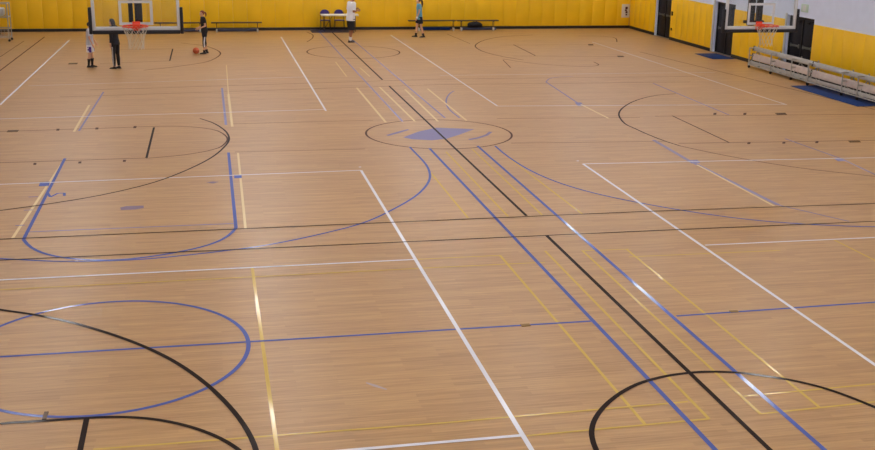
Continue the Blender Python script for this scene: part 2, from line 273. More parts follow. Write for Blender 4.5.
    ('sheenbrown', 0.04, 'path', [[10.585, 39.816], [10.705, 39.611], [10.821, 39.401], [10.937, 39.193], [11.054, 38.993], [11.174, 38.806], [11.301, 38.637], [11.439, 38.48], [11.581, 38.336], [11.728, 38.204], [11.879, 38.086], [12.034, 37.98], [12.193, 37.886], [12.367, 37.791], [12.553, 37.695], [12.744, 37.611], [12.932, 37.554], [13.11, 37.538], [13.27, 37.576], [13.341, 37.612], [13.413, 37.654], [13.483, 37.704], [13.548, 37.767], [13.605, 37.844], [13.651, 37.939], [13.68, 38.04], [13.699, 38.158], [13.711, 38.288], [13.721, 38.424], [13.731, 38.561], [13.744, 38.693]]),
    ('sheenbrown', 0.04, 'path', [[15.963, 47.21], [16.151, 47.185], [16.351, 47.176], [16.551, 47.167], [16.74, 47.142], [16.907, 47.084], [17.041, 46.978], [17.129, 46.889], [17.22, 46.805], [17.299, 46.705], [17.351, 46.566], [17.363, 46.368], [17.319, 46.091], [17.27, 45.909], [17.206, 45.706], [17.131, 45.489], [17.052, 45.266], [16.973, 45.045], [16.9, 44.834]]),
    ('sheenbrown', 0.04, 'path', [[4.235, 49.587], [4.263, 49.356], [4.296, 49.132], [4.329, 48.91], [4.356, 48.685], [4.372, 48.451], [4.371, 48.204], [4.362, 48.043], [4.348, 47.877], [4.329, 47.708], [4.308, 47.539], [4.284, 47.372], [4.258, 47.209], [4.211, 46.957], [4.154, 46.712], [4.092, 46.471], [4.027, 46.235], [3.962, 46.0], [3.902, 45.767]]),
]
PATCHES = [
    ('logoblue', 'wedge', [[4.455, 25.803], [4.939, 26.445], [5.483, 26.902], [5.941, 26.765], [6.404, 26.601], [5.827, 25.901], [5.463, 25.503], [5.076, 25.36], [4.629, 25.55]]),
    ('logoblue', 'swoosh', [[5.959, 25.391], [6.224, 25.577], [6.494, 25.866], [6.684, 26.226], [6.764, 26.19], [6.543, 25.76], [6.238, 25.428], [5.98, 25.268]]),
    ('logoblue', 'swoosh', [[4.092, 26.121], [4.394, 26.462], [4.743, 26.808], [4.772, 26.699], [4.446, 26.328], [4.137, 26.016]]),
    ('blue', 'block', [[-3.369, 22.308], [-3.183, 22.315], [-3.165, 21.964], [-3.352, 21.958]]),
    ('blue', 'block', [[0.38, 22.391], [0.53, 22.397], [0.529, 22.114], [0.378, 22.108]]),
    ('hazeblue', 'block', [[10.294, 22.475], [10.52, 22.476], [10.452, 22.168], [10.225, 22.159]]),
    ('logoblue', 'block', [[13.675, 22.198], [13.888, 22.201], [13.817, 21.918], [13.613, 21.904]]),
    ('hazeblue', 'block', [[10.193, 30.17], [10.387, 30.166], [10.295, 29.582], [10.105, 29.587]]),
    ('smudge', 'smudge', [[-1.705, 20.112], [-1.606, 20.197], [-1.298, 20.195], [-1.28, 20.021], [-1.433, 19.931], [-1.675, 19.925]]),
    ('smudge', 'smudge', [[-0.18, 21.851], [-0.044, 21.909], [0.073, 21.85], [-0.045, 21.723]]),
    ('scuff', 'scuff', [[1.611, 11.739], [1.714, 11.647], [1.826, 11.505], [1.805, 11.487], [1.684, 11.596], [1.607, 11.705]]),
    ('plate', 'plate', [[3.87, 13.244], [3.995, 13.25], [4.0, 13.171], [3.875, 13.162]]),
    ('plate', 'plate', [[6.862, 13.284], [6.98, 13.282], [6.977, 13.214], [6.858, 13.213]]),
    ('darkplate', 'plate', [[15.207, 27.826], [15.513, 27.837], [15.442, 27.595], [15.139, 27.584]]),
    ('darkplate', 'plate', [[15.131, 24.018], [15.419, 24.006], [15.35, 23.807], [15.065, 23.82]]),
    ('darkplate', 'plate', [[15.367, 44.114], [15.579, 44.098], [15.469, 43.719], [15.255, 43.735]]),
    ('darkplate', 'plate', [[15.235, 40.328], [15.469, 40.309], [15.388, 39.986], [15.155, 40.006]]),
    ('darkplate', 'plate', [[-4.771, 40.031], [-4.477, 40.056], [-4.478, 39.746], [-4.77, 39.722]]),
    ('darkplate', 'plate', [[-4.838, 27.824], [-4.59, 27.844], [-4.591, 27.642], [-4.833, 27.622]]),
    ('darkplate', 'plate', [[-1.899, 11.531], [-1.854, 11.528], [-1.855, 11.34], [-1.901, 11.344]]),
    ('sheenbrown', 'tick', [[-3.732, 27.916], [-3.662, 27.92], [-3.641, 27.662], [-3.71, 27.657]]),
    ('sheenbrown', 'tick', [[-2.823, 27.959], [-2.753, 27.963], [-2.739, 27.702], [-2.809, 27.698]]),
    ('sheenbrown', 'tick', [[-1.925, 28.033], [-1.853, 28.037], [-1.848, 27.773], [-1.919, 27.768]]),
    ('sheenbrown', 'tick', [[-3.738, 24.091], [-3.678, 24.092], [-3.66, 23.897], [-3.719, 23.896]]),
    ('sheenbrown', 'tick', [[-2.83, 24.105], [-2.769, 24.106], [-2.757, 23.91], [-2.818, 23.908]]),
    ('sheenbrown', 'tick', [[-1.918, 24.14], [-1.856, 24.142], [-1.852, 23.943], [-1.913, 23.942]]),
    ('sheenbrown', 'tick', [[13.504, 28.074], [13.595, 28.079], [13.446, 27.786], [13.356, 27.781]]),
    ('sheenbrown', 'tick', [[14.345, 27.975], [14.437, 27.98], [14.279, 27.687], [14.189, 27.682]]),
    ('sheenbrown', 'tick', [[12.571, 24.178], [12.65, 24.18], [12.528, 23.957], [12.45, 23.956]]),
    ('sheenbrown', 'tick', [[13.451, 24.113], [13.531, 24.115], [13.4, 23.892], [13.321, 23.89]]),
    ('sheenbrown', 'tick', [[14.301, 24.076], [14.382, 24.078], [14.243, 23.854], [14.163, 23.852]]),
]# ------------------------------------------------------------------ materials
def floor_material():
    m = bpy.data.materials.new('maple_floor'); m.use_nodes = True
    nt = m.node_tree; N = nt.nodes; L = nt.links; b = N['Principled BSDF']
    tc = N.new('ShaderNodeTexCoord')
    # thin boards running across the hall, each with its own tone
    br = N.new('ShaderNodeTexBrick')
    br.inputs['Scale'].default_value = 1.0
    br.inputs['Mortar Size'].default_value = .0
    br.inputs['Brick Width'].default_value = 1.3
    br.inputs['Row Height'].default_value = .075
    br.inputs['Color1'].default_value = (0, 0, 0, 1); br.inputs['Color2'].default_value = (1, 1, 1, 1)
    br.offset = .37
    L.new(tc.outputs['Object'], br.inputs['Vector'])
    mp = N.new('ShaderNodeMapping'); mp.inputs['Scale'].default_value = (.8, 20, 1)
    L.new(tc.outputs['Object'], mp.inputs['Vector'])
    nz = N.new('ShaderNodeTexNoise'); nz.inputs['Scale'].default_value = 1.6; nz.inputs['Detail'].default_value = 7; nz.inputs['Roughness'].default_value = .65
    L.new(mp.outputs['Vector'], nz.inputs['Vector'])
    mx = N.new('ShaderNodeMix'); mx.data_type = 'FLOAT'; mx.inputs[0].default_value = .86
    L.new(br.outputs['Color'], mx.inputs[2]); L.new(nz.outputs['Fac'], mx.inputs[3])
    rp = N.new('ShaderNodeValToRGB'); e = rp.color_ramp.elements
    e[0].position = .25; e[0].color = lin(*FLOOR_A); e[1].position = .75; e[1].color = lin(*FLOOR_B)
    L.new(mx.outputs[0], rp.inputs['Fac']); L.new(rp.outputs['Color'], b.inputs['Base Color'])
    b.inputs['Roughness'].default_value = FLOOR_ROUGH
    b.inputs['Specular IOR Level'].default_value = .5
    b.inputs['Coat Weight'].default_value = FLOOR_COAT
    b.inputs['Coat Roughness'].default_value = FLOOR_COAT_ROUGH
    return m
FLOOR_A, FLOOR_B, FLOOR_ROUGH, FLOOR_COAT, FLOOR_COAT_ROUGH = (146, 102, 48), (196, 152, 90), .46, .16, .28
M = {}
M['floor'] = floor_material()
PAINT = dict(white=(225, 225, 232), blue=(84, 99, 168), black=(32, 15, 9), sheenbrown=(88, 56, 38), yellow=(208, 176, 92),  # far black lines get a browned tone: floor sheen put into the colour
             hazeblue=(136, 134, 172), greyblue=(142, 132, 156), paleyellow=(228, 206, 156), logoblue=(136, 130, 166), smudge=(140, 122, 140), scuff=(176, 160, 158),  # distant blue lines are paled: haze and sheen put into the colour
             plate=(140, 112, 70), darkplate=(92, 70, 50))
for k, c in PAINT.items(): M['paint_' + k] = material('paint_' + k, c, .6, spec=.08, coat=.1 if k == 'black' else .26)
M['pad'] = material('yellow_vinyl', (236, 185, 0), .5, noise=(1.5, .04))
M['white_wall'] = material('white_block_wall', (206, 216, 238), .8, noise=(3, .03))
M['jamb'] = material('grey_jamb_paint', (178, 180, 180), .6)
M['ceiling'] = material('ceiling_deck', (222, 223, 228), .9, noise=(2, .03))
M['base'] = material('black_rubber_base', (28, 20, 18), .6)
M['door'] = material('navy_door_paint', (10, 12, 22), .5, spec=.2)
M['door_frame'] = material('dark_door_frame', (14, 12, 14), .5, spec=.25)
M['steel'] = material('brushed_steel', (170, 172, 172), .3, metal=.9)
M['bar'] = material('dull_push_bar', (96, 98, 96), .4, metal=.6)
M['alum'] = material('mill_aluminium', (166, 162, 154), .45, metal=.35, noise=(8, .08))
M['plank'] = material('bleacher_plank', (190, 174, 164), .5, metal=.15, noise=(6, .08))
M['blackmetal'] = material('black_metal', (18, 16, 18), .45)
M['blackpad'] = material('black_foam_pad', (20, 20, 30), .6)
M['board_frame'] = material('white_board_frame', (205, 208, 212), .4)
M['orange'] = material('orange_rim', (225, 62, 28), .4)
M['net'] = material('white_net_cord', (198, 188, 172), .8)
M['mat_blue'] = material('blue_vinyl_mat', (14, 46, 98), .7, spec=.2, noise=(4, .1))
M['mat_dark'] = material('dark_blue_mat', (30, 36, 62), .5, noise=(4, .1))
M['mat_grey'] = material('slate_blue_mat', (62, 66, 92), .5, noise=(4, .1))
M['bench_wood'] = material('dark_bench_wood', (74, 50, 26), .5, noise=(5, .15))
M['whitemetal'] = material('white_metal', (200, 198, 190), .45)
M['table'] = material('white_table_plastic', (226, 218, 200), .5)
M['chair_blue'] = material('purple_blue_plastic', (58, 44, 122), .45)
M['bag'] = material('black_bag_nylon', (16, 15, 20), .7, noise=(10, .2))
M['paper'] = material('white_paper', (206, 200, 190), .8)
M['ink'] = material('dark_red_ink', (70, 24, 24), .8)
M['switch'] = material('dark_switch', (60, 44, 20), .5)
M['sign'] = material('pale_green_sign', (176, 200, 186), .6)
M['signw'] = material('pale_sign_panel', (196, 202, 204), .6)
M['ball'] = material('orange_leather', (196, 88, 44), .6, noise=(20, .1))
M['seamblack'] = material('ball_seam', (40, 20, 14), .7)
M['lampbody'] = material('lamp_housing', (215, 215, 215), .5)
M['lamp'] = material('lamp_diffuser', (255, 250, 245), .5, emit=((255, 250, 244), 20))
def glass_material():
    m = bpy.data.materials.new('clear_board_glass'); m.use_nodes = True
    nt = m.node_tree; nt.nodes.clear(); out = nt.nodes.new('ShaderNodeOutputMaterial')
    tr = nt.nodes.new('ShaderNodeBsdfTransparent'); tr.inputs['Color'].default_value = (.95, .97, .97, 1)
    gl = nt.nodes.new('ShaderNodeBsdfGlossy'); gl.inputs['Roughness'].default_value = .02
    fr = nt.nodes.new('ShaderNodeFresnel'); fr.inputs['IOR'].default_value = 1.5
    mx = nt.nodes.new('ShaderNodeMixShader')
    nt.links.new(fr.outputs[0], mx.inputs[0]); nt.links.new(tr.outputs[0], mx.inputs[1]); nt.links.new(gl.outputs[0], mx.inputs[2])
    nt.links.new(mx.outputs[0], out.inputs['Surface'])
    return m
M['glass'] = glass_material()

# ------------------------------------------------------------------ camera
cam = bpy.data.objects.new('camera', bpy.data.cameras.new('camera')); C.objects.link(cam)
cam.data.sensor_width = 36; cam.data.lens = 45.6598; cam.data.clip_end = 300
R3 = Matrix(((0.980034, 0.040348, -0.194693), (-0.198294, 0.270166, -0.942173), (0.014585, 0.961968, 0.272773)))
cam.matrix_world = Matrix.Translation((0, 0, 5.25)) @ R3.to_4x4()
sc.camera = cam

# ------------------------------------------------------------------ the hall
XL, XR, YF, YB, ZC = -12.5, 19.54, -5.0, 50.45, 9.0
REC = .2                                        # door recess depth
PT = .05                                        # pad thickness
mb = MB(); mb.box(XL - .3, XR + .6, YF - .3, YB + .3, -.25, 0)
floor = mb.build('floor', M['floor'], smooth=False, kind='structure')
MB().box(XL - .3, XR + .6, YF - .3, YB + .3, ZC, ZC + .2).build('ceiling', M['ceiling'], smooth=False, kind='structure')
MB().box(XL - .3, XR + .6, YB, YB + .3, 0, ZC).build('wall_back', M['white_wall'], smooth=False, kind='structure')
MB().box(XL - .3, XL, YF, YB, 0, ZC).build('wall_left', M['white_wall'], smooth=False, kind='structure')
MB().box(XL - .3, XR + .6, YF - .3, YF, 0, ZC).build('wall_front', M['white_wall'], smooth=False, kind='structure')
XW = XR + PT                                    # face of the right wall behind the pads
DOORS = [(45.6, 47.3, 1.97), (39.6, 41.3, 1.97), (33.85, 35.6, 1.97)]
mb = MB(); ys = [YB]
edge = YB
for a, b_, h in DOORS:
    mb.box(XW, XW + REC, b_, edge, 0, ZC); mb.box(XW, XW + REC, a, b_, h, ZC); edge = a
mb.box(XW, XW + REC, YF, edge, 0, ZC); mb.box(XW + REC, XW + REC + .2, YF, YB, 0, ZC)
mb.build('wall_right', M['white_wall'], smooth=False, kind='structure')

def pads(name, label, axis, a, b_, group=None):
    """run of upright wall pads, .61 m wide, from a to b along the wall"""
    n = max(1, round((b_ - a) / .61)); w = (b_ - a) / n; mb = MB()
    for i in range(n):
        p, q_ = a + i * w + .0015, a + (i + 1) * w - .0015
        if axis == 'y': mb.box(XW - PT, XW, p, q_, .125, 1.81, bevel=.006)
        elif axis == 'x': mb.box(p, q_, YB - PT, YB, .125, 1.81, bevel=.008)
    o = mb.build(name, M['pad']); return tag(o, label, 'wall padding', group)
pads('wall_padding', 'long run of yellow wall padding along the far end wall behind the benches', 'x', XL + .02, XR)
pads('wall_padding', 'yellow wall padding on the right wall between far corner and first door', 'y', 47.35, YB - .06)
pads('wall_padding', 'yellow wall padding between the two farthest doors, behind a blue doormat', 'y', 41.46, 45.55)
pads('wall_padding', 'yellow wall padding seen through the right backboard, between second and third door', 'y', 35.72, 39.55)
pads('wall_padding', 'yellow wall padding behind the nearer bleacher at the right edge', 'y', 10.0, 33.78)
def baseb(name, *bx): MB().box(*bx, bevel=.01).build(name, M['base'], kind='structure')
baseb('baseboard_back', XL, XR + .03, YB - .06, YB, 0, .12)
baseb('baseboard_right', XW - .06, XW, 47.35, YB - .06, 0, .12)
baseb('baseboard_right.001', XW - .06, XW, 41.46, 45.55, 0, .12)
baseb('baseboard_right.002', XW - .06, XW, 35.72, 39.55, 0, .12)
baseb('baseboard_right.003', XW - .06, XW, 10, 33.78, 0, .12)
# white jamb boards beside the doors
for i, (y0, y1) in enumerate(((41.32, 41.44), (35.62, 35.7))):
    MB().box(XW - .045, XW, y0, y1, 0, 2.02, bevel=.008).build(f'trim_{i + 1}', M['jamb'], kind='structure')

def door(i, a, b_, h):
    o = MB().box(XW + REC - .06, XW + REC - .004, a + .002, b_ - .002, 0.002, h - .002).build(f'door_{i}', M['door'], smooth=False, kind='structure')
    mb = MB(); mid = (a + b_) / 2; x = XW + REC - .06
    mb.box(x - .05, x, a + .002, a + .09, .002, h - .002); mb.box(x - .05, x, b_ - .09, b_ - .002, .002, h - .002)
    mb.box(x - .05, x, a + .09, b_ - .09, h - .1, h - .002); mb.box(x - .05, x, mid - .035, mid + .035, .002, h - .1)
    mb.build('door_frame', M['door_frame'], o, smooth=False)
    for s in (-1, 1):
        y0, y1 = (a + .1, mid - .045) if s < 0 else (mid + .045, b_ - .1)
        lf = MB().box(x - .03, x, y0, y1, .03, h - .11, bevel=.006).build('door_leaf', M['door'], o)
        MB().box(x - .075, x - .031, y0 + .08, y1 - .08, .93, 1.0, bevel=.01).box(x - .06, x - .031, y0 + .06, y0 + .12, .9, 1.03).box(x - .06, x - .031, y1 - .12, y1 - .06, .9, 1.03).build('push_bar', M['bar'], lf)
        MB().box(x - .07, x - .031, y0 + .1 if s > 0 else y1 - .4, y0 + .4 if s > 0 else y1 - .1, h - .22, h - .15, bevel=.01).build('door_closer', M['door_frame'], lf)
    MB().box(x - .16, x - .03, a + .1, b_ - .1, .002, .014, bevel=.003).build('daylight_glint_strip', M['steel'], o)  # bright metal strip added in place of daylight glinting under the doors
for i, d in enumerate(DOORS): door(i + 1, *d)

# ceiling lamps: rows of flat high-bay luminaires
proto = None
LX, LY = (-5.4, 1.7, 8.6, 16.2), (2.0, 11.0, 20.0, 28.9, 38.2, 46.8)
for iy, y in enumerate(LY):
    for ix, x in enumerate(LX):
        if proto is None:
            proto = thing('ceiling_light', 'flat rectangular high-bay ceiling light hanging above the court', 'ceiling light', (x, y, ZC - .5), group='rows of ceiling lights above the court')
            MB().box(-.62, .62, -.34, .34, 0, .1, bevel=.015).build('housing', M['lampbody'], proto)
            for sx in (-.5, .5): MB().tube([(sx, 0, .1), (sx, 0, .5)], .012).build('suspension_rod', M['steel'], proto)
            MB().box(-.58, .58, -.3, .3, -.012, -.001).build('diffuser', M['lamp'], proto)
        else:
            dup(proto, (x, y, ZC - .5), proto['label'])
        ld = bpy.data.lights.new('lamp_light', 'AREA'); ld.shape = 'RECTANGLE'; ld.size, ld.size_y = 1.1, .56
        k_ = (1.05 if y < 21 else 1.05 if y < 30 else 1.25) * (.7 if x < -5 and y > 40 else 1)
        ld.energy = LAMP_W * k_; ld.color = LAMP_COL
        lo = bpy.data.objects.new('lamp_light', ld); C.objects.link(lo); lo.location = (x, y, ZC - .52)
        lu = bpy.data.lights.new('ceiling_fill', 'AREA'); lu.shape = 'RECTANGLE'; lu.size, lu.size_y = 1.1, .56  # added upward fill, brightens the ceiling for soft white floor reflections
        lu.energy = FILL_UP * k_ * (1 if y < 21 else 1.45); lu.color = LAMP_COL
        lo = bpy.data.objects.new('ceiling_fill', lu); C.objects.link(lo); lo.location = (x, y, ZC - .39); lo.rotation_euler = (PI, 0, 0)

# ------------------------------------------------------------------ painted lines: thin paint on the floor, parts of the floor
def strip(pts, w, z):
    mb = MB(); P = [Vector((p[0], p[1], 0)) for p in pts]; Lp, Rp = [], []
    closed = (P[0] - P[-1]).length < 1e-4
    for i, p in enumerate(P):
        a = P[i - 1] if i else (P[-2] if closed else P[0]); b_ = P[i + 1] if i < len(P) - 1 else (P[1] if closed else P[-1])
        d = (b_ - a).normalized(); n = Vector((-d.y, d.x, 0)) * w / 2
        Lp.append(mb.bm.verts.new((p + n) + Vector((0, 0, z)))); Rp.append(mb.bm.verts.new((p - n) + Vector((0, 0, z))))
    for i in range(len(P) - 1): mb.bm.faces.new((Rp[i], Rp[i + 1], Lp[i + 1], Lp[i]))
    return mb
ORDER = ['smudge', 'scuff', 'sheenbrown', 'greyblue', 'hazeblue', 'logoblue', 'paleyellow', 'yellow', 'blue', 'white', 'black', 'plate', 'darkplate']
cnt = 0
def zof(c):
    global cnt
    cnt += 1
    return .0010 + .0003 * ORDER.index(c) + .000002 * cnt
CN = dict(white='white', blue='blue', black='black', sheenbrown='sheen_brown', yellow='yellow', paleyellow='pale_yellow', greyblue='grey_blue', hazeblue='haze_pale_blue')
for c, w, pts, n in STRAIGHT:
    nm = {'dot': 'marker_dot', 'tick': 'lane_mark', 'letter': 'floor_lettering'}.get(n, CN[c] + '_line')
    strip(pts, w, zof(c)).build(nm, M['paint_' + c], floor, smooth=False, label=CN[c].replace('_', ' ') + ' painted mark' if n else CN[c].replace('_', ' ') + ' painted court line')
for c, w, k, pts in ARCS:
    if k == 'ellipse':
        cx, cy, rx, ry = pts; pts = [(cx + rx * math.cos(2 * PI * i / 96), cy + ry * math.sin(2 * PI * i / 96)) for i in range(97)]
        nm = CN[c] + '_circle'
    else: nm = CN[c] + '_arc'
    strip(pts, w, zof(c)).build(nm, M['paint_' + c], floor, smooth=False, label=CN[c].replace('_', ' ') + ' painted ' + ('circle' if k == 'ellipse' else 'curved line'))
PN = dict(wedge='centre_emblem', swoosh='emblem_stroke', block='lane_block', tick='lane_mark', smudge='smudge_mark', scuff='scuff_mark', plate='floor_plate')
for c, n, pts in PATCHES:
    mb = MB(); z = zof(c)
    t = .003 if 'plate' in c else 0
    vs = [mb.bm.verts.new((p[0], p[1], z + t)) for p in pts]; f = mb.bm.faces.new(vs)
    if t:
        r = bmesh.ops.extrude_face_region(mb.bm, geom=[f])
        for v in r['geom']:
            if isinstance(v, bmesh.types.BMVert): v.co.z -= z + t
    mb.build(PN[n], M['paint_' + c], floor, smooth=False)

# ------------------------------------------------------------------ basketball hoops hung from the ceiling
def hoop(label, cx, yb, zr, wd, mast, rdx=0, low=False):
    """cx: board centre x, yb: board plane y, zr: rim height, mast: x of the two masts (from board centre)"""
    t = thing('basketball_hoop', label, 'basketball hoop', (cx, yb, 0))
    zb = zr - .115; hw = wd / 2; zt = zb + 1.07
    bd = MB().box(-hw + .03, hw - .03, -.006, .006, zb + .03, zt - .03).build('backboard', M['glass'], t, smooth=False)
    mb = MB(); fw = .055
    mb.box(-hw, -hw + fw, -.03, .03, zb, zt, bevel=.006).box(hw - fw, hw, -.03, .03, zb, zt, bevel=.006)
    mb.box(-hw + fw, hw - fw, -.03, .03, zb, zb + fw + .01, bevel=.006).box(-hw + fw, hw - fw, -.03, .03, zt - fw, zt, bevel=.006)
    mb.build('board_frame', M['board_frame'], bd)
    mb = MB(); q0, q1, z0, z1 = -.305, .305, zr - .02, zr + .43; lw = .05
    mb.box(q0, q0 + lw, -.012, -.0065, z0, z1).box(q1 - lw, q1, -.012, -.0065, z0, z1).box(q0 + lw, q1 - lw, -.012, -.0065, z1 - lw, z1).box(q0 + lw, q1 - lw, -.012, -.0065, z0, z0 + lw)
    mb.build('target_square', M['board_frame'], bd, smooth=False)
    mb = MB(); pz = zb + .42
    mb.box(-hw - .06, -hw - .002, -.045, .045, zb - .07, pz, bevel=.015).box(hw + .002, hw + .06, -.045, .045, zb - .07, pz, bevel=.015)
    mb.box(-hw - .002, hw + .002, -.045, .045, zb - .07, zb - .003, bevel=.015)
    mb.build('edge_padding', M['blackpad'], bd)
    # rim with bracket
    ry = -.035 - .15 - .2286
    mb = MB(); mb.ring((rdx, ry, zr), .2286, .011, n=32)
    mb.box(rdx - .06, rdx + .06, -.2, -.031, zr - .035, zr + .01, bevel=.008).box(rdx - .07, rdx + .07, -.06, -.031, zr - .12, zr + .05, bevel=.008)
    for s in (-1, 1): mb.tube([(rdx + s * .06, -.06, zr - .09), (rdx + s * .13, ry + .17, zr - .008)], .012)
    for k in range(12):
        a = 2 * PI * k / 12; mb.ring((rdx + .222 * math.cos(a), ry + .222 * math.sin(a), zr - .015), .012, .0035, axis='x', n=8, m=5)
    rim = mb.build('rim', M['orange'], t)
    mb = MB(); nl, nv = 6, 12
    prof = [(.222, 0), (.2, -.07), (.165, -.15), (.14, -.23), (.13, -.31), (.14, -.4)]
    def npt(i, k, half):
        r, z = prof[i]; a = 2 * PI * (k + half * .5) / nv
        return Vector((rdx + r * math.cos(a), ry + r * math.sin(a), zr - .018 + z))
    for i in range(nl - 1):
        for k in range(nv):
            h0 = i % 2; h1 = 1 - h0
            mb.tube([npt(i, k, h0), npt(i + 1, k if h0 == 0 else k, h1)], .004, n=5)
            mb.tube([npt(i, k, h0), npt(i + 1, k - 1 if h0 == 0 else k + 1, h1)], .0045, n=5)
    mb.build('net', M['net'], rim)
    # masts up to the ceiling with braces
    for mx, mw in mast:
        MB().box(mx - mw, mx + mw, .16, .27, zr - .06, ZC, bevel=.008).build('mast', M['blackmetal'], t)
    a, b_ = mast[0][0], mast[1][0]
    for z in ((zr + .0, zr + .75) if low else (zr + .75,)):
        MB().box(a - .2, b_ + .06, .1, .159, z, z + .06, bevel=.008).build('mast_bracket', M['blackmetal'], t)
        MB().box(-.1, .1, .031, .099, z, z + .06).build('board_mount', M['blackmetal'], t)
    for x0, x1 in ((a, a - 1.6), (b_, b_ + 1.6)): MB().tube([(x0, .21, ZC - 1.6), (x1, 2.6, ZC - .03)], .03).build('mast_brace', M['blackmetal'], t)
    return t
hoop('glass basketball backboard with orange rim at upper left above two standing players', -1.315, 21.53, 3.14, 1.58, ((-.105, .04), (.035, .068)))
hoop('glass basketball backboard with orange rim at upper right before the bleachers', 11.45, 21.95, 3.04, 1.62, ((-.12, .065), (.065, .055)), -.05, True)

# ------------------------------------------------------------------ bleachers along the right wall
def bleacher(loc, length, label, bars):
    """tip-and-roll bleacher stood up on its casters: boards face the court"""
    t = thing('bleacher', label, 'bleacher', loc, group='portable aluminium bleachers by the right wall')
    # local: x 0 (court side) .. .5 (wall side), y 0 .. length
    L_ = length
    for nm, x0, z0, z1, tilt, m in (('seat_plank', .22, .60, .76, 14, 'alum'), ('seat_plank', .2, .28, .50, 8, 'plank'), ('footboard', .10, .14, .25, 10, 'alum')):
        rot = Matrix.Rotation(D_(tilt), 3, 'Y'); pv = (x0, 0, (z0 + z1) / 2)
        o = MB().box(x0 - .018, x0 + .018, 0, L_, z0, z1, bevel=.006, rot=rot, pivot=pv).box(x0 + .018, x0 + .05, .01, L_ - .01, z0, z0 + .02, rot=rot, pivot=pv).box(x0 + .018, x0 + .05, .01, L_ - .01, z1 - .02, z1, rot=rot, pivot=pv).build(nm, M[m], t)
        for y0, y1 in ((-.09, -.001), (L_ + .001, L_ + .05)):
            MB().box(x0 - .026, x0 + .055, y0, y1, z0 - .008, z1 + .008, bevel=.005, rot=rot, pivot=pv).build('end_cap', M['blackmetal'], o)
    for y in bars:
        mb = MB(); r = .022
        for p, q_ in (((.03, y, .1), (.03, y, .72)), ((.46, y, .1), (.36, y, .78)), ((.03, y, .1), (.45, y, .1)), ((.03, y, .44), (.36, y, .44)), ((.03, y, .7), (.37, y, .7)), ((.05, y, .12), (.33, y, .56))):
            mb.tube([p, q_], r, n=8)
        mb.build('side_frame', M['alum'], t)
        for x in (.05, .43):
            MB().ring((x, y, .05), .03, .02, axis='y', n=16, m=8).tube([(x, y - .03, .05), (x, y + .03, .05)], .018).tube([(x, y, .06), (x, y, .1)], .016).build('caster', M['blackmetal'], t)
    for x, z in ((.03, .12), (.45, .12), (.33, .6)): MB().tube([(x, -.02, z), (x, L_ + .02, z)], .02, n=8).build('cross_rail', M['alum'], t)
    for a, b_ in zip(bars[:-1], bars[1:]):
        MB().tube([(.42, a, .14), (.34, b_, .56)], .01, n=6).build('diagonal_brace', M['alum'], t)
    return t
D_ = math.radians
bleacher((18.8, 32.58, 0), 4.15, 'grey metal bleacher farther along the right wall, in front of a dark door', (.04, 1.1, 2.5, 4.1))
bleacher((18.66, 28.2, .022), 4.2, 'grey metal bleacher nearer the camera, standing over the long blue mat', (.04, 1.3, 2.15, 4.15))

# mats
def rmat(name, label, cat, x0, x1, y0, y1, h, m, group=None, bevel=.01):
    o = MB().box(x0, x1, y0, y1, .0045, h, bevel=bevel).build(name, M[m]); return tag(o, label, cat, group)
rmat('floor_mat', 'blue doormat lying on the floor at the middle door of the right wall', 'mat', 18.55, 19.46, 39.0, 40.65, .018, 'mat_blue')
rmat('floor_mat', 'long blue mat lying under the nearer bleacher at right', 'mat', 18.15, 19.4, 28.55, 32.4, .02, 'mat_blue')
rmat('gym_mat', 'slate blue gym mat on the floor behind the person with the basketball', 'mat', -1.3, -.12, 50.0, 50.36, .1, 'mat_grey', 'gym mats along the far wall', .02)
rmat('gym_mat', 'folded slate blue gym mat under the bench just right of the person with the ball', 'mat', .36, 2.06, 50.0, 50.36, .1, 'mat_grey', 'gym mats along the far wall', .02)
rmat('floor_mat', 'dark blue mat beneath the white table and chairs at the far wall', 'mat', 4.42, 6.3, 49.2, 50.36, .025, 'mat_dark')
rmat('gym_mat', 'blue gym mat under the middle bench, just right of person in light blue shirt', 'mat', 9.35, 10.8, 50.0, 50.36, .1, 'mat_blue', 'gym mats along the far wall', .02)
rmat('gym_mat', 'slate blue gym mat under the right bench with a black bag on it', 'mat', 11.35, 12.95, 50.0, 50.36, .09, 'mat_grey', 'gym mats along the far wall', .02)

# low benches along the far wall
def bench(x0, x1, z, legs, label):
    t = thing('bench', label, 'bench', ((x0 + x1) / 2, 49.78, 0), group='low benches along the far wall')
    c = (x0 + x1) / 2
    MB().box(x0 - c, x1 - c, -.14, .14, z - .045, z, bevel=.008).build('seat', M['bench_wood'], t)
    for lx in legs:
        mb = MB(); x = lx - c
        for y in (-.1, .1): mb.tube([(x, y, .14), (x, y, z - .05)], .014, n=8)
        mb.box(x - .02, x + .02, -.12, .12, z - .075, z - .046)
        lg = mb.build('leg', M['bench_wood'], t)
        MB().box(x - .03, x + .03, -.12, .12, .001, .14, bevel=.01).build('foot', M['whitemetal'], lg, label='white foot')
bench(-2.3, -.1, .43, (-2.05, -.38), 'dark wooden bench at the far wall, partly seen through the left glass backboard')
bench(.1, 2.28, .43, (.33, 2.09), 'dark wooden bench on white feet, just right of the person with the ball')
bench(8.8, 10.98, .475, (9.3, 10.88), 'dark wooden bench on white feet behind person in light blue shirt')
bench(11.03, 12.98, .47, (11.25, 12.75), 'dark wooden bench on white feet with a black bag underneath')
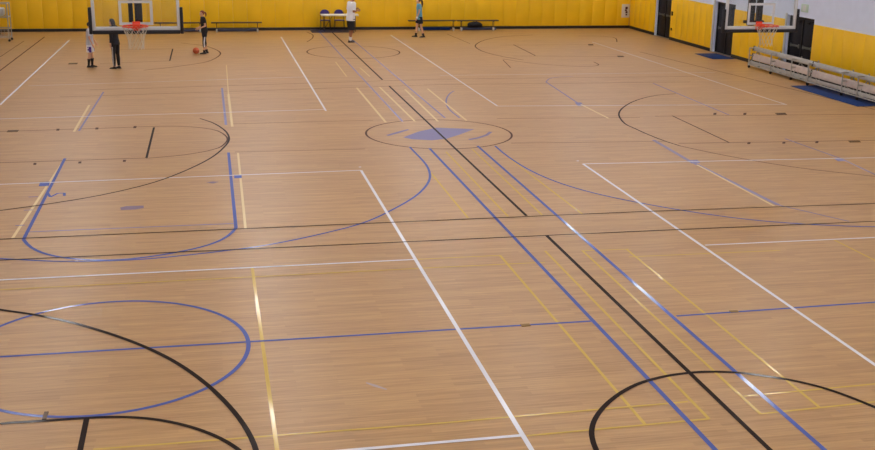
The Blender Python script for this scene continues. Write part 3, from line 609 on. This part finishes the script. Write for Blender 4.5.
# bag
t = thing('duffel_bag', 'black rounded bag lying under the right-hand bench at the far wall', 'bag', (11.98, 50.18, .09))
mb = MB(); mb.loft([((-.34, 0, .1), (0, .06, 0), (0, 0, .07)), ((-.28, 0, .12), (0, .13, 0), (0, 0, .115)), ((-.1, 0, .135), (0, .16, 0), (0, 0, .135)), ((.08, 0, .14), (0, .16, 0), (0, 0, .14)), ((.26, 0, .115), (0, .13, 0), (0, 0, .112)), ((.34, 0, .095), (0, .06, 0), (0, 0, .065))])
mb.build('bag_body', M['bag'], t)
mb = MB(); mb.ring((0, -.05, .2), .11, .012, axis='y', a0=0, a1=PI, n=14); mb.build('bag_handle', M['blackmetal'], t)

# table and two chairs
t = thing('folding_table', 'white-topped folding table against the far yellow wall', 'table', (5.68, 49.6, .025))
MB().box(-.82, .82, -.3, .3, .69, .74, bevel=.012).build('tabletop', M['table'], t)
for x in (-.68, .68):
    mb = MB()
    for y in (-.24, .24): mb.tube([(x, y, .69), (x, y, .004)], .014)
    mb.tube([(x, -.24, .1), (x, .24, .1)], .012).tube([(x, 0, .1), (x * .45, 0, .685)], .01)
    mb.build('leg', M['blackmetal'], t)
def chair(x, label):
    t = thing('stacking_chair', label, 'chair', (x, 50.1, .025), group='purple-blue chairs behind the table')
    MB().box(-.22, .22, -.2, .2, .42, .45, bevel=.012).build('seat', M['chair_blue'], t)
    mb = MB(); n = 10; prof = []
    for i in range(n + 1):
        a = PI * i / n; prof.append((.19 * math.cos(a), .74 + .15 * math.sin(a) ** .8 if 0 < i < n else .70))
    f = [mb.bm.verts.new((px, .2, pz)) for px, pz in prof]
    fc = mb.bm.faces.new(f); r = bmesh.ops.extrude_face_region(mb.bm, geom=[fc])
    for v in r['geom']:
        if isinstance(v, bmesh.types.BMVert): v.co.y += .025
    mb.build('backrest', M['chair_blue'], t)
    for sx in (-1, 1):
        for sy, top in ((-1, .42), (1, .42)):
            MB().tube([(sx * .2, sy * .17, top - .002), (sx * .23, sy * .2, .004)], .012).build('leg', M['blackmetal'], t)
    mb = MB()
    for sx in (-1, 1): mb.tube([(sx * .2, .17, .43), (sx * .2, .185, .8)], .011)
    mb.build('back_frame', M['blackmetal'], t)
chair(5.1, 'purple-blue chair behind the left end of the white table')
chair(5.73, 'purple-blue chair behind the white table, next to person in white shirt')

# notice, switch, sign
t = thing('wall_notice', 'small white notice with a dark print on the far wall near the corner', 'notice', (19.33, YB - PT - .002, .5))
MB().box(-.19, .19, -.012, 0, 0, .62, bevel=.004).build('sheet', M['paper'], t)
mb = MB(); mb.box(-.02, .1, -.016, -.0125, .38, .5).box(-.04, .07, -.016, -.0125, .3, .37).box(0, .1, -.016, -.0125, .2, .29).box(.01, .09, -.016, -.0125, .1, .17)
mb.build('print', M['ink'], t, smooth=False)
tag(MB().box(XW - PT - .05, XW - PT - .0005, 45.3, 45.4, 1.05, 1.22, bevel=.008).build('wall_switch', M['switch']), 'small dark switch box on the yellow padding right of the first door', 'switch')
tag(MB().box(XW - PT - .035, XW - PT - .0005, 45.3, 45.39, .42, .52, bevel=.008).build('wall_socket', M['switch']), 'small dark socket low on the yellow padding right of the first door', 'socket')
t = thing('wall_sign', 'pale green square sign on the white wall above the nearest door', 'sign', (XW, 34.52, 2.15))
MB().box(-.03, -.0005, -.22, .22, 0, .26, bevel=.008).build('sign_box', M['sign'], t)
MB().box(-.034, -.0305, -.1, .1, .04, .22).build('sign_face', M['signw'], t)

# wheeled rack cut off by the left frame edge
t = thing('equipment_rack', 'grey metal wheeled equipment rack at the far left edge', 'rack', (-8.25, 47.0, 0))
mb = MB()
for x in (-.55, .5):
    for y in (-.3, .3): mb.tube([(x, y, .1), (x, y, 1.5)], .022, n=8)
for z in (.16, .5, .95, 1.48):
    for y in (-.3, .3): mb.tube([(-.55, y, z), (.5, y, z)], .018, n=8)
    for x in (-.55, .5): mb.tube([(x, -.3, z), (x, .3, z)], .018, n=8)
mb.build('frame', M['alum'], t)
for z in (.17, .96):
    mb = MB()
    for i in range(9):
        x = -.5 + i * .12; mb.tube([(x, -.29, z), (x, .29, z)], .006, n=5).tube([(x, -.3, z), (x, -.3, z + .32)], .006, n=5)
    for k in range(4): mb.tube([(-.55, -.3, z + .08 * k + .04), (.5, -.3, z + .08 * k + .04)], .006, n=5)
    mb.build('wire_basket', M['steel'], t)
MB().box(-.5, .34, -.26, .26, 1.0, 1.3, bevel=.05).build('bundle', M['whitemetal'], t)
MB().box(-.5, .1, -.26, .26, .2, .44, bevel=.05).build('bundle', M['bag'], t)
for x in (-.55, .5):
    for y in (-.3, .3):
        MB().ring((x, y, .05), .03, .02, axis='y', n=14, m=6).tube([(x, y - .025, .05), (x, y + .025, .05)], .02).tube([(x, y, .05), (x, y, .1)], .016).build('caster', M['blackmetal'], t)

# basketball
t = thing('basketball', 'orange basketball in front of the person with reddish hair', 'ball', (-.5, 42.2, .125))
MB().ell((0, 0, 0), (.12, .12, .12), 4).build('ball_skin', M['ball'], t)
mb = MB(); mb.ring((0, 0, 0), .1195, .003, 'z', 40, 5).ring((0, 0, 0), .1195, .003, 'x', 40, 5)
for s in (-1, 1): mb.ring((s * .065, 0, 0), .1005, .003, 'x', 40, 5)
mb.build('seam', M['seamblack'], t)

# ------------------------------------------------------------------ people
def remesh(mb, vox, smooth=2):
    bmesh.ops.recalc_face_normals(mb.bm, faces=mb.bm.faces[:])
    me = bpy.data.meshes.new('raw'); mb.bm.to_mesh(me); mb.bm.free()
    o = bpy.data.objects.new('raw', me); C.objects.link(o)
    r = o.modifiers.new('r', 'REMESH'); r.mode = 'VOXEL'; r.voxel_size = vox
    s = o.modifiers.new('s', 'SMOOTH'); s.factor = .5; s.iterations = smooth
    dg = bpy.context.evaluated_depsgraph_get()
    out = bpy.data.meshes.new_from_object(o.evaluated_get(dg))
    bpy.data.objects.remove(o); bpy.data.meshes.remove(me)
    return out
def mesh_obj(name, me, mat, parent, label=None):
    me.materials.clear(); me.materials.append(mat); me.name = name
    for p in me.polygons: p.use_smooth = True; p.material_index = 0
    o = bpy.data.objects.new(name, me); C.objects.link(o); o.parent = parent
    if label: o['label'] = label
    return o
def blobs(mb, p, q, r0, r1, n=9, squash=None, sub=2):
    """tapered limb: overlapping balls from p to q"""
    p, q = Vector(p), Vector(q)
    for i in range(n + 1):
        f = i / n; r = r0 + (r1 - r0) * f
        mb.ell(p.lerp(q, f), squash and (r * squash[0], r * squash[1], r) or (r, r, r), sub)
def sdir(a, ab=0, side=1):
    """direction of a hanging limb swung forward by a, outward by ab"""
    return Vector((math.sin(a) * math.cos(ab), side * math.sin(ab), -math.cos(a) * math.cos(ab)))
D = math.radians

def person(label, loc, yaw, h, pose, skin, hair, clothes, head_turn=0, hairstyle='tail', build=1.0):
    """local x forward, y left. pose: legs (hip, knee, foot pitch) and arms (swing, abduction, elbow, inward) in degrees"""
    t = thing('person', label, 'person', loc, yaw)
    u = h * build
    lean = D(pose.get('lean', 2))
    J = {}
    ths, shn, ank = .245 * h, .245 * h, .042 * h
    low = 1e9
    for side, k in ((1, 'L'), (-1, 'R')):
        hip, knee, fp = [D(a) for a in pose['leg' + k]]
        ho = Vector((0, side * .052 * u, 0)); kn = ho + sdir(hip, D(2), side) * ths; an = kn + sdir(hip - knee) * shn
        J['hip' + k], J['knee' + k], J['ank' + k], J['fp' + k] = ho, kn, an, fp
        low = min(low, an.z - ank - max(0, math.sin(fp)) * .09 * h * 0)
    for k in ('hipL', 'hipR', 'kneeL', 'kneeR', 'ankL', 'ankR'): J[k] = J[k] - Vector((0, 0, low))
    pel = (J['hipL'] + J['hipR']) / 2
    up = Vector((math.sin(lean), 0, math.cos(lean)))
    waist = pel + up * .09 * h; chest = pel + up * .21 * h; sho = pel + up * .295 * h; neck = pel + up * .325 * h; head = pel + up * .40 * h + Vector((.012 * h, 0, 0))
    mb = MB()
    # trunk
    for c, rx, ry, rz in ((pel + up * .01 * h, .058, .088, .06), (pel + up * .05 * h, .055, .083, .06), (waist, .05, .074, .06), (pel + up * .15 * h, .054, .08, .06), (chest, .058, .088, .06), (pel + up * .255 * h, .052, .09, .05), (sho, .036, .085, .03)):
        mb.ell(c, (rx * u, ry * u, rz * h), 3)
    blobs(mb, sho, neck + up * .035 * h, .032 * u, .028 * u, 5)
    # head: skull, jaw, nose, ears
    rot = Matrix.Rotation(D(head_turn), 3, 'Z')
    hp = lambda x, y, z: head + rot @ Vector((x * h, y * h, z * h))
    mb.ell(hp(-.004, 0, .018), (.052 * h, .043 * h, .05 * h), 3); mb.ell(hp(.012, 0, -.02), (.036 * h, .034 * h, .045 * h), 3)
    mb.ell(hp(.03, 0, -.048), (.016 * h, .02 * h, .014 * h)); mb.ell(hp(.05, 0, -.012), (.011 * h, .008 * h, .014 * h)); mb.ell(hp(.045, 0, .008), (.007 * h, .006 * h, .014 * h))
    for s in (-1, 1): mb.ell(hp(-.002, s * .044, -.006), (.010 * h, .006 * h, .017 * h))
    # legs
    for k, side in (('L', 1), ('R', -1)):
        blobs(mb, J['hip' + k], J['knee' + k], .046 * u, .031 * u, 12)
        a = J['knee' + k]; b_ = J['ank' + k]; cf = a.lerp(b_, .3)
        blobs(mb, a, cf, .030 * u, .033 * u, 5); blobs(mb, cf + Vector((-.004 * h, 0, 0)), b_, .032 * u, .019 * u, 8)
        f = Matrix.Rotation(J['fp' + k], 3, 'Y')
        blobs(mb, b_ + f @ Vector((-.015 * h, 0, -.022 * h)), b_ + f @ Vector((.085 * h, 0, -.028 * h)), .018 * h, .013 * h, 6)
    # arms and palms
    fingers = []
    for k, side in (('L', 1), ('R', -1)):
        s, ab, el, inw = [D(a) for a in pose['arm' + k]]
        sh = sho + Vector((0, side * .098 * u, -.004 * h)); d1 = sdir(s, ab, side); eb = sh + d1 * .165 * h
        d2 = sdir(s + el, ab * .4 - inw, side); wr = eb + d2 * .145 * h
        J['sh' + k], J['el' + k], J['wr' + k] = sh, eb, wr
        blobs(mb, sh, eb, .030 * u, .022 * u, 9); blobs(mb, eb, wr, .022 * u, .0145 * u, 9)
        # hand frame: d2 along, n = palm normal (towards the body), w = across
        n = Vector((0, -side, 0)); n = (n - d2 * n.dot(d2)).normalized(); w = d2.cross(n).normalized()
        if w.dot(Vector((1, 0, 0))) < 0: w = -w
        pc = wr + d2 * .028 * h
        R = Matrix((d2, w, n)).transposed()
        mb.ell(pc, (.033 * h, .022 * h, .010 * h), 3, R)
        for j, (off, ln) in enumerate(((.016, .041), (.0055, .046), (-.0055, .043), (-.015, .034))):
            p0 = pc + d2 * .022 * h + w * off * h; c1, c2 = D(25), D(55)
            p1 = p0 + d2 * ln * .4 * h; p2 = p1 + (d2 * math.cos(c1) + n * math.sin(c1)) * ln * .34 * h; p3 = p2 + (d2 * math.cos(c2) + n * math.sin(c2)) * ln * .26 * h
            fingers.append(([p0, p1, p2, p3], [.0052 * h, .005 * h, .0046 * h, .0032 * h]))
        p0 = pc - d2 * .012 * h + w * .016 * h; p1 = p0 + (d2 * .7 + w * .7) * .022 * h; p2 = p1 + (d2 * .9 + w * .25 + n * .3) * .02 * h
        fingers.append(([p0, p1, p2], [.0062 * h, .0056 * h, .0036 * h]))
    me = remesh(mb, .0085, 3)
    mb = MB(); mb.bm.from_mesh(me); bpy.data.meshes.remove(me)
    for p, r in fingers: mb.tube(p, r, n=8)
    body = mb.build('body', skin, t)
    for p in body.data.polygons: p.use_smooth = True
    # face
    mb = MB()
    for s in (-1, 1): mb.ell(hp(.0435, s * .017, .004), (.006 * h, .0085 * h, .0055 * h))
    mb.build('eyes', M_eye, body)
    mb = MB()
    for s in (-1, 1): mb.ell(hp(.0485, s * .017, .004), (.0025 * h, .004 * h, .004 * h))
    mb.build('iris', M_dark, body)
    MB().ell(hp(.0465, 0, -.032), (.006 * h, .013 * h, .0035 * h)).build('mouth', M_lip, body)
    # hair
    mb = MB(); bm = bmesh.new(); bmesh.ops.create_icosphere(bm, subdivisions=4, radius=1)
    for v in bm.verts:
        c = v.co
        v.co = Vector((-.008 + c.x * .056, c.y * .0485, .02 + c.z * .0545))
    dele = [v for v in bm.verts if (v.co.x > .012 and v.co.z < .036) or (v.co.x > -.012 and v.co.z < .012) or v.co.z < -.03]
    bmesh.ops.delete(bm, geom=dele, context='VERTS')
    r = bmesh.ops.solidify(bm, geom=bm.faces[:], thickness=.008)
    for v in bm.verts: v.co = hp(*v.co)
    mb.merge(bm)
    if hairstyle == 'tail':
        mb.tube([hp(-.055, 0, .03), hp(-.085, 0, .022), hp(-.095, 0, -.02), hp(-.088, 0, -.075)], [.012 * h, .020 * h, .021 * h, .006 * h], n=10)
    elif hairstyle == 'longtail':
        mb.tube([hp(-.05, 0, .035), hp(-.085, 0, .02), hp(-.1, 0, -.03), hp(-.105, 0, -.09), hp(-.1, 0, -.16)], [.014 * h, .024 * h, .026 * h, .022 * h, .007 * h], n=10)
    elif hairstyle == 'long':
        mb.loft([(hp(-.03, 0, .03), rot @ Vector((.034 * h, 0, 0)), rot @ Vector((0, .053 * h, 0))), (hp(-.04, 0, -.03), rot @ Vector((.034 * h, 0, 0)), rot @ Vector((0, .06 * h, 0))), (hp(-.052, 0, -.08), rot @ Vector((.02 * h, 0, 0)), rot @ Vector((0, .055 * h, 0))), (hp(-.06, 0, -.13), rot @ Vector((.014 * h, 0, 0)), rot @ Vector((0, .045 * h, 0))), (hp(-.062, 0, -.16), rot @ Vector((.006 * h, 0, 0)), rot @ Vector((0, .03 * h, 0)))])
    mb.build('hair', hair, t)
    # clothes
    def shirt(mat, sleeve, fit=1.14, hem=-.02, label=None):
        mb = MB(); rings = []
        for f, rx, ry in ((hem, .071, .101), (.05, .064, .09), (.12, .06, .084), (.2, .064, .092), (.255, .06, .098), (.295, .046, .094), (.32, .036, .06), (.332, .033, .036)):
            rings.append((pel + up * f * h, Vector((rx * u * fit, 0, 0)), Vector((0, ry * u * fit, 0))))
        mb.loft(rings, 28)
        for k in 'LR':
            sh, eb, wr = J['sh' + k], J['el' + k], J['wr' + k]
            end = sh.lerp(eb, min(sleeve, 1)); 
            def rg(c, d, r):
                d = d.normalized(); a = d.orthogonal().normalized(); return (c, a * r, d.cross(a) * r)
            d1 = eb - sh; R_ = [rg(sh - d1.normalized() * .01 * h, d1, .036 * u * fit), rg(sh.lerp(end, .5), d1, .035 * u * fit), rg(end, d1, (.034 if sleeve <= 1 else .028) * u * fit)]
            mb.loft(R_, 16); mb.ell(sh, (.037 * u * fit, .034 * u * fit, .036 * u * fit), 3)
            if sleeve > 1:
                d2 = wr - eb; e2 = eb.lerp(wr, sleeve - 1); mb.ell(eb, (.028 * u * fit,) * 3); mb.loft([rg(eb, d2, .028 * u * fit), rg(e2, d2, .021 * u * fit)], 16)
        return mesh_obj('shirt', remesh(mb, .011, 2), mat, t, label)
    def pants(mat, length, fit, name='shorts', label=None, loose=False):
        mb = MB()
        ft = min(fit, 1.1)
        mb.loft([(pel + up * .075 * h, Vector((.056 * u * ft, 0, 0)), Vector((0, .082 * u * ft, 0))), (pel + up * .02 * h, Vector((.064 * u * ft, 0, 0)), Vector((0, .094 * u * ft, 0))), (pel - Vector((0, 0, .04 * h)), Vector((.062 * u * fit, 0, 0)), Vector((0, .094 * u * fit, 0)))], 28)
        for k, side in (('L', 1), ('R', -1)):
            hp_, kn, an = J['hip' + k], J['knee' + k], J['ank' + k]
            def rg(c, d, r):
                d = d.normalized(); a = Vector((1, 0, 0)); a = (a - d * a.dot(d)).normalized(); return (c, a * r, d.cross(a) * r)
            d1 = kn - hp_; l1 = min(length, 1)
            flare = 1.0 if length > 1 and not loose else 1.12
            mb.loft([rg(hp_, d1, .052 * u * ft), rg(hp_.lerp(kn, l1 * .5), d1, .047 * u * fit * flare), rg(hp_.lerp(kn, l1), d1, (.036 if length > 1 and not loose else .045) * u * fit * flare)], 18)
            if length > 1:
                d2 = an - kn; e = kn.lerp(an, length - 1)
                if loose: mb.loft([rg(kn - d2 * .12, d2, .05 * u * fit), rg(e, d2, .052 * u * fit)], 18); continue
                mb.ell(kn, (.036 * u * fit,) * 3)
                mb.loft([rg(kn, d2, .036 * u * fit), rg(kn.lerp(e, .4), d2, .037 * u * fit), rg(e, d2, .026 * u * fit)], 18)
        return mesh_obj(name, remesh(mb, .011, 2), mat, t, label)
    def side_stripe(mat, upto, fit, par):
        for k, side in (('L', 1), ('R', -1)):
            mb = MB(); hp_, kn, an = J['hip' + k], J['knee' + k], J['ank' + k]; out = Vector((0, side, 0))
            pts = [hp_.lerp(kn, .35), kn, kn.lerp(an, .35), kn.lerp(an, upto)]; rr = [.051, .038, .039, .03]
            P = [p + out * r * u * fit for p, r in zip(pts, rr)]
            mb.loft([(p, Vector((.014 * h, 0, 0)), Vector((0, .006 * h, 0))) for p in P], 10)
            mb.build('side_stripe', mat, par)
    def shoes(mat, sock=None, sock_h=.25):
        for k in 'LR':
            an = J['ank' + k]; f = Matrix.Rotation(J['fp' + k], 3, 'Y')
            mb = MB(); q_ = lambda x, z: an + f @ Vector((x * h, 0, z * h))
            mb.ell(q_(-.012, -.018), (.032 * h, .025 * h, .023 * h), 3); mb.ell(q_(.03, -.022), (.045 * h, .025 * h, .019 * h), 3); mb.ell(q_(.07, -.027), (.037 * h, .026 * h, .0145 * h), 3); mb.ell(q_(0, .002), (.025 * h, .022 * h, .016 * h), 3)
            so = mesh_obj('shoe', remesh(mb, .008, 2), mat, t)
            mb = MB(); mb.box(an.x - .045 * h, an.x + .108 * h, an.y - .027 * h, an.y + .027 * h, an.z - .042 * h, an.z - .032 * h, bevel=.004 * h, rot=f, pivot=an)
            mb.build('sole', M_sole, so)
            if sock:
                kn = J['knee' + k]; e = an.lerp(kn, sock_h); d = (e - an).normalized(); a = Vector((1, 0, 0)); a = (a - d * a.dot(d)).normalized(); b_ = d.cross(a)
                MB().loft([(an, a * .024 * u, b_ * .024 * u), (an.lerp(e, .5), a * .027 * u, b_ * .027 * u), (e, a * (.028 + .04 * sock_h * .5) * u, b_ * (.028 + .04 * sock_h * .5) * u)], 16).build('sock', sock, t)
    clothes(dict(shirt=shirt, pants=pants, side_stripe=side_stripe, shoes=shoes, J=J, h=h, u=u, pel=pel, up=up, t=t, hp=hp))
    return t
M_eye = material('eye_white', (220, 216, 210), .3); M_dark = material('dark_iris', (36, 24, 18), .3); M_lip = material('lip', (150, 80, 72), .5); M_sole = material('shoe_sole', (48, 44, 46), .7)
skin_l = material('light_skin', (206, 158, 128), .55); skin_m = material('tan_skin', (168, 112, 80), .55)
hair_red = material('auburn_hair', (116, 48, 28), .5, noise=(40, .2)); hair_dk = material('dark_brown_hair', (34, 22, 18), .45, noise=(40, .2)); hair_br = material('brown_hair', (70, 42, 28), .5, noise=(40, .2))
c_black = material('black_cotton', (20, 18, 24), .85); c_grey = material('light_grey_cotton', (186, 184, 192), .85, noise=(9, .12)); c_white = material('white_cotton', (226, 226, 230), .85)
c_purple = material('purple_cloth', (72, 40, 130), .8); c_blue = material('light_blue_cotton', (96, 158, 188), .85); c_navy = material('navy_cotton', (24, 26, 44), .85)
s_black = material('black_shoe', (22, 18, 20), .6); s_dark = material('dark_grey_shoe', (62, 54, 56), .6)

def wear1(k):
    k['shirt'](c_grey, .75, 1.2, -.03)
    p = k['pants'](c_white, .8, 1.2)
    h = k['h']; J = k['J']
    # purple panels on the sides of the shorts
    for q_, s in (('L', 1), ('R', -1)):
        c = J['hip' + q_].lerp(J['knee' + q_], .55)
        MB().loft([(c + Vector((.012 * h, s * .045 * h, .07 * h)), Vector((.045 * h, 0, 0)), Vector((0, .014 * h, 0))), (c + Vector((.014 * h, s * .05 * h, 0)), Vector((.045 * h, 0, 0)), Vector((0, .014 * h, 0))), (c + Vector((.016 * h, s * .046 * h, -.055 * h)), Vector((.045 * h, 0, 0)), Vector((0, .014 * h, 0)))], 14).build('side_panel', c_purple, p, label='purple side panel')
    k['shoes'](s_black, c_black, .62)
def wear2(k):
    k['shirt'](c_black, 1.9, 1.12, -.05)
    p = k['pants'](c_black, 1.93, 1.02, 'trousers'); k['side_stripe'](c_white_dim, .9, .98, p); k['shoes'](s_black)
def wear3(k):
    k['shirt'](c_black, .6, 1.12, -.02); p = k['pants'](c_black, 1.55, .98, 'leggings'); k['side_stripe'](c_white, .5, .99, p)
    k['pants'](c_black, .55, 1.12, 'shorts'); k['shoes'](s_black, c_black, .2)
def wear4(k):
    k['shirt'](c_white, .85, 1.22, -.07); k['pants'](c_black, 1.1, 1.3, loose=True); k['shoes'](s_dark, c_white, .3)
def wear5(k):
    k['shirt'](c_blue, .6, 1.14, -.07); k['pants'](c_navy, .72, 1.18); k['shoes'](s_black, c_black, .25)
    # white band on the right wrist (towards the camera side)
    for q_ in 'L':
        w = k['J']['wr' + q_]; e = k['J']['el' + q_]; d = (w - e).normalized(); a = d.orthogonal().normalized(); b_ = d.cross(a); r = .022 * k['h']
        MB().loft([(w - d * .03, a * r, b_ * r), (w + d * .045, a * r, b_ * r)], 16).build('wristband', c_white, k['t'], label='white wristband')
c_white_dim = material('pale_stripe', (170, 165, 165), .8)
person('person in light grey top and white shorts standing behind the left backboard edge', (-3.93, 38.95, 0), D(-8), 1.5,
       dict(legL=(4, 6, 0), legR=(-3, 4, 0), armL=(8, 8, 20, 0), armR=(6, 8, 18, 0)), skin_l, hair_dk, wear1, hairstyle='short')
person('person all in black with long dark hair standing below the left hoop', (-3.07, 38.5, 0), D(150), 1.65,
       dict(legL=(3, 3, 0), legR=(0, 3, 0), armL=(-8, 6, 14, 0), armR=(2, 9, 40, 10), lean=7), skin_l, hair_dk, wear2, hairstyle='long')
person('person with reddish hair in black shirt holding hands out near the basketball', (-.17, 42.3, 0), D(192), 1.58,
       dict(legL=(8, 8, 0), legR=(-3, 6, 0), armL=(-8, 8, 72, 22), armR=(-4, 8, 66, 22), lean=4), skin_l, hair_red, wear3, head_turn=0)
person('person in white t-shirt and long black shorts standing in front of the table', (5.68, 45.6, 0), D(22), 1.9,
       dict(legL=(8, 12, 0), legR=(-3, 6, 0), armL=(-5, 8, 110, 25), armR=(-8, 10, 105, 25), lean=5), skin_m, hair_dk, wear4, hairstyle='short', build=1.05)
person('person in light blue shirt walking to the left by the far benches', (8.83, 47.2, 0), D(182), 1.66,
       dict(legL=(-8, 6, 4), legR=(12, 6, -4), armL=(8, 8, 14, 0), armR=(-4, 8, 14, 0), lean=3), skin_l, hair_br, wear5, head_turn=0, hairstyle='longtail')
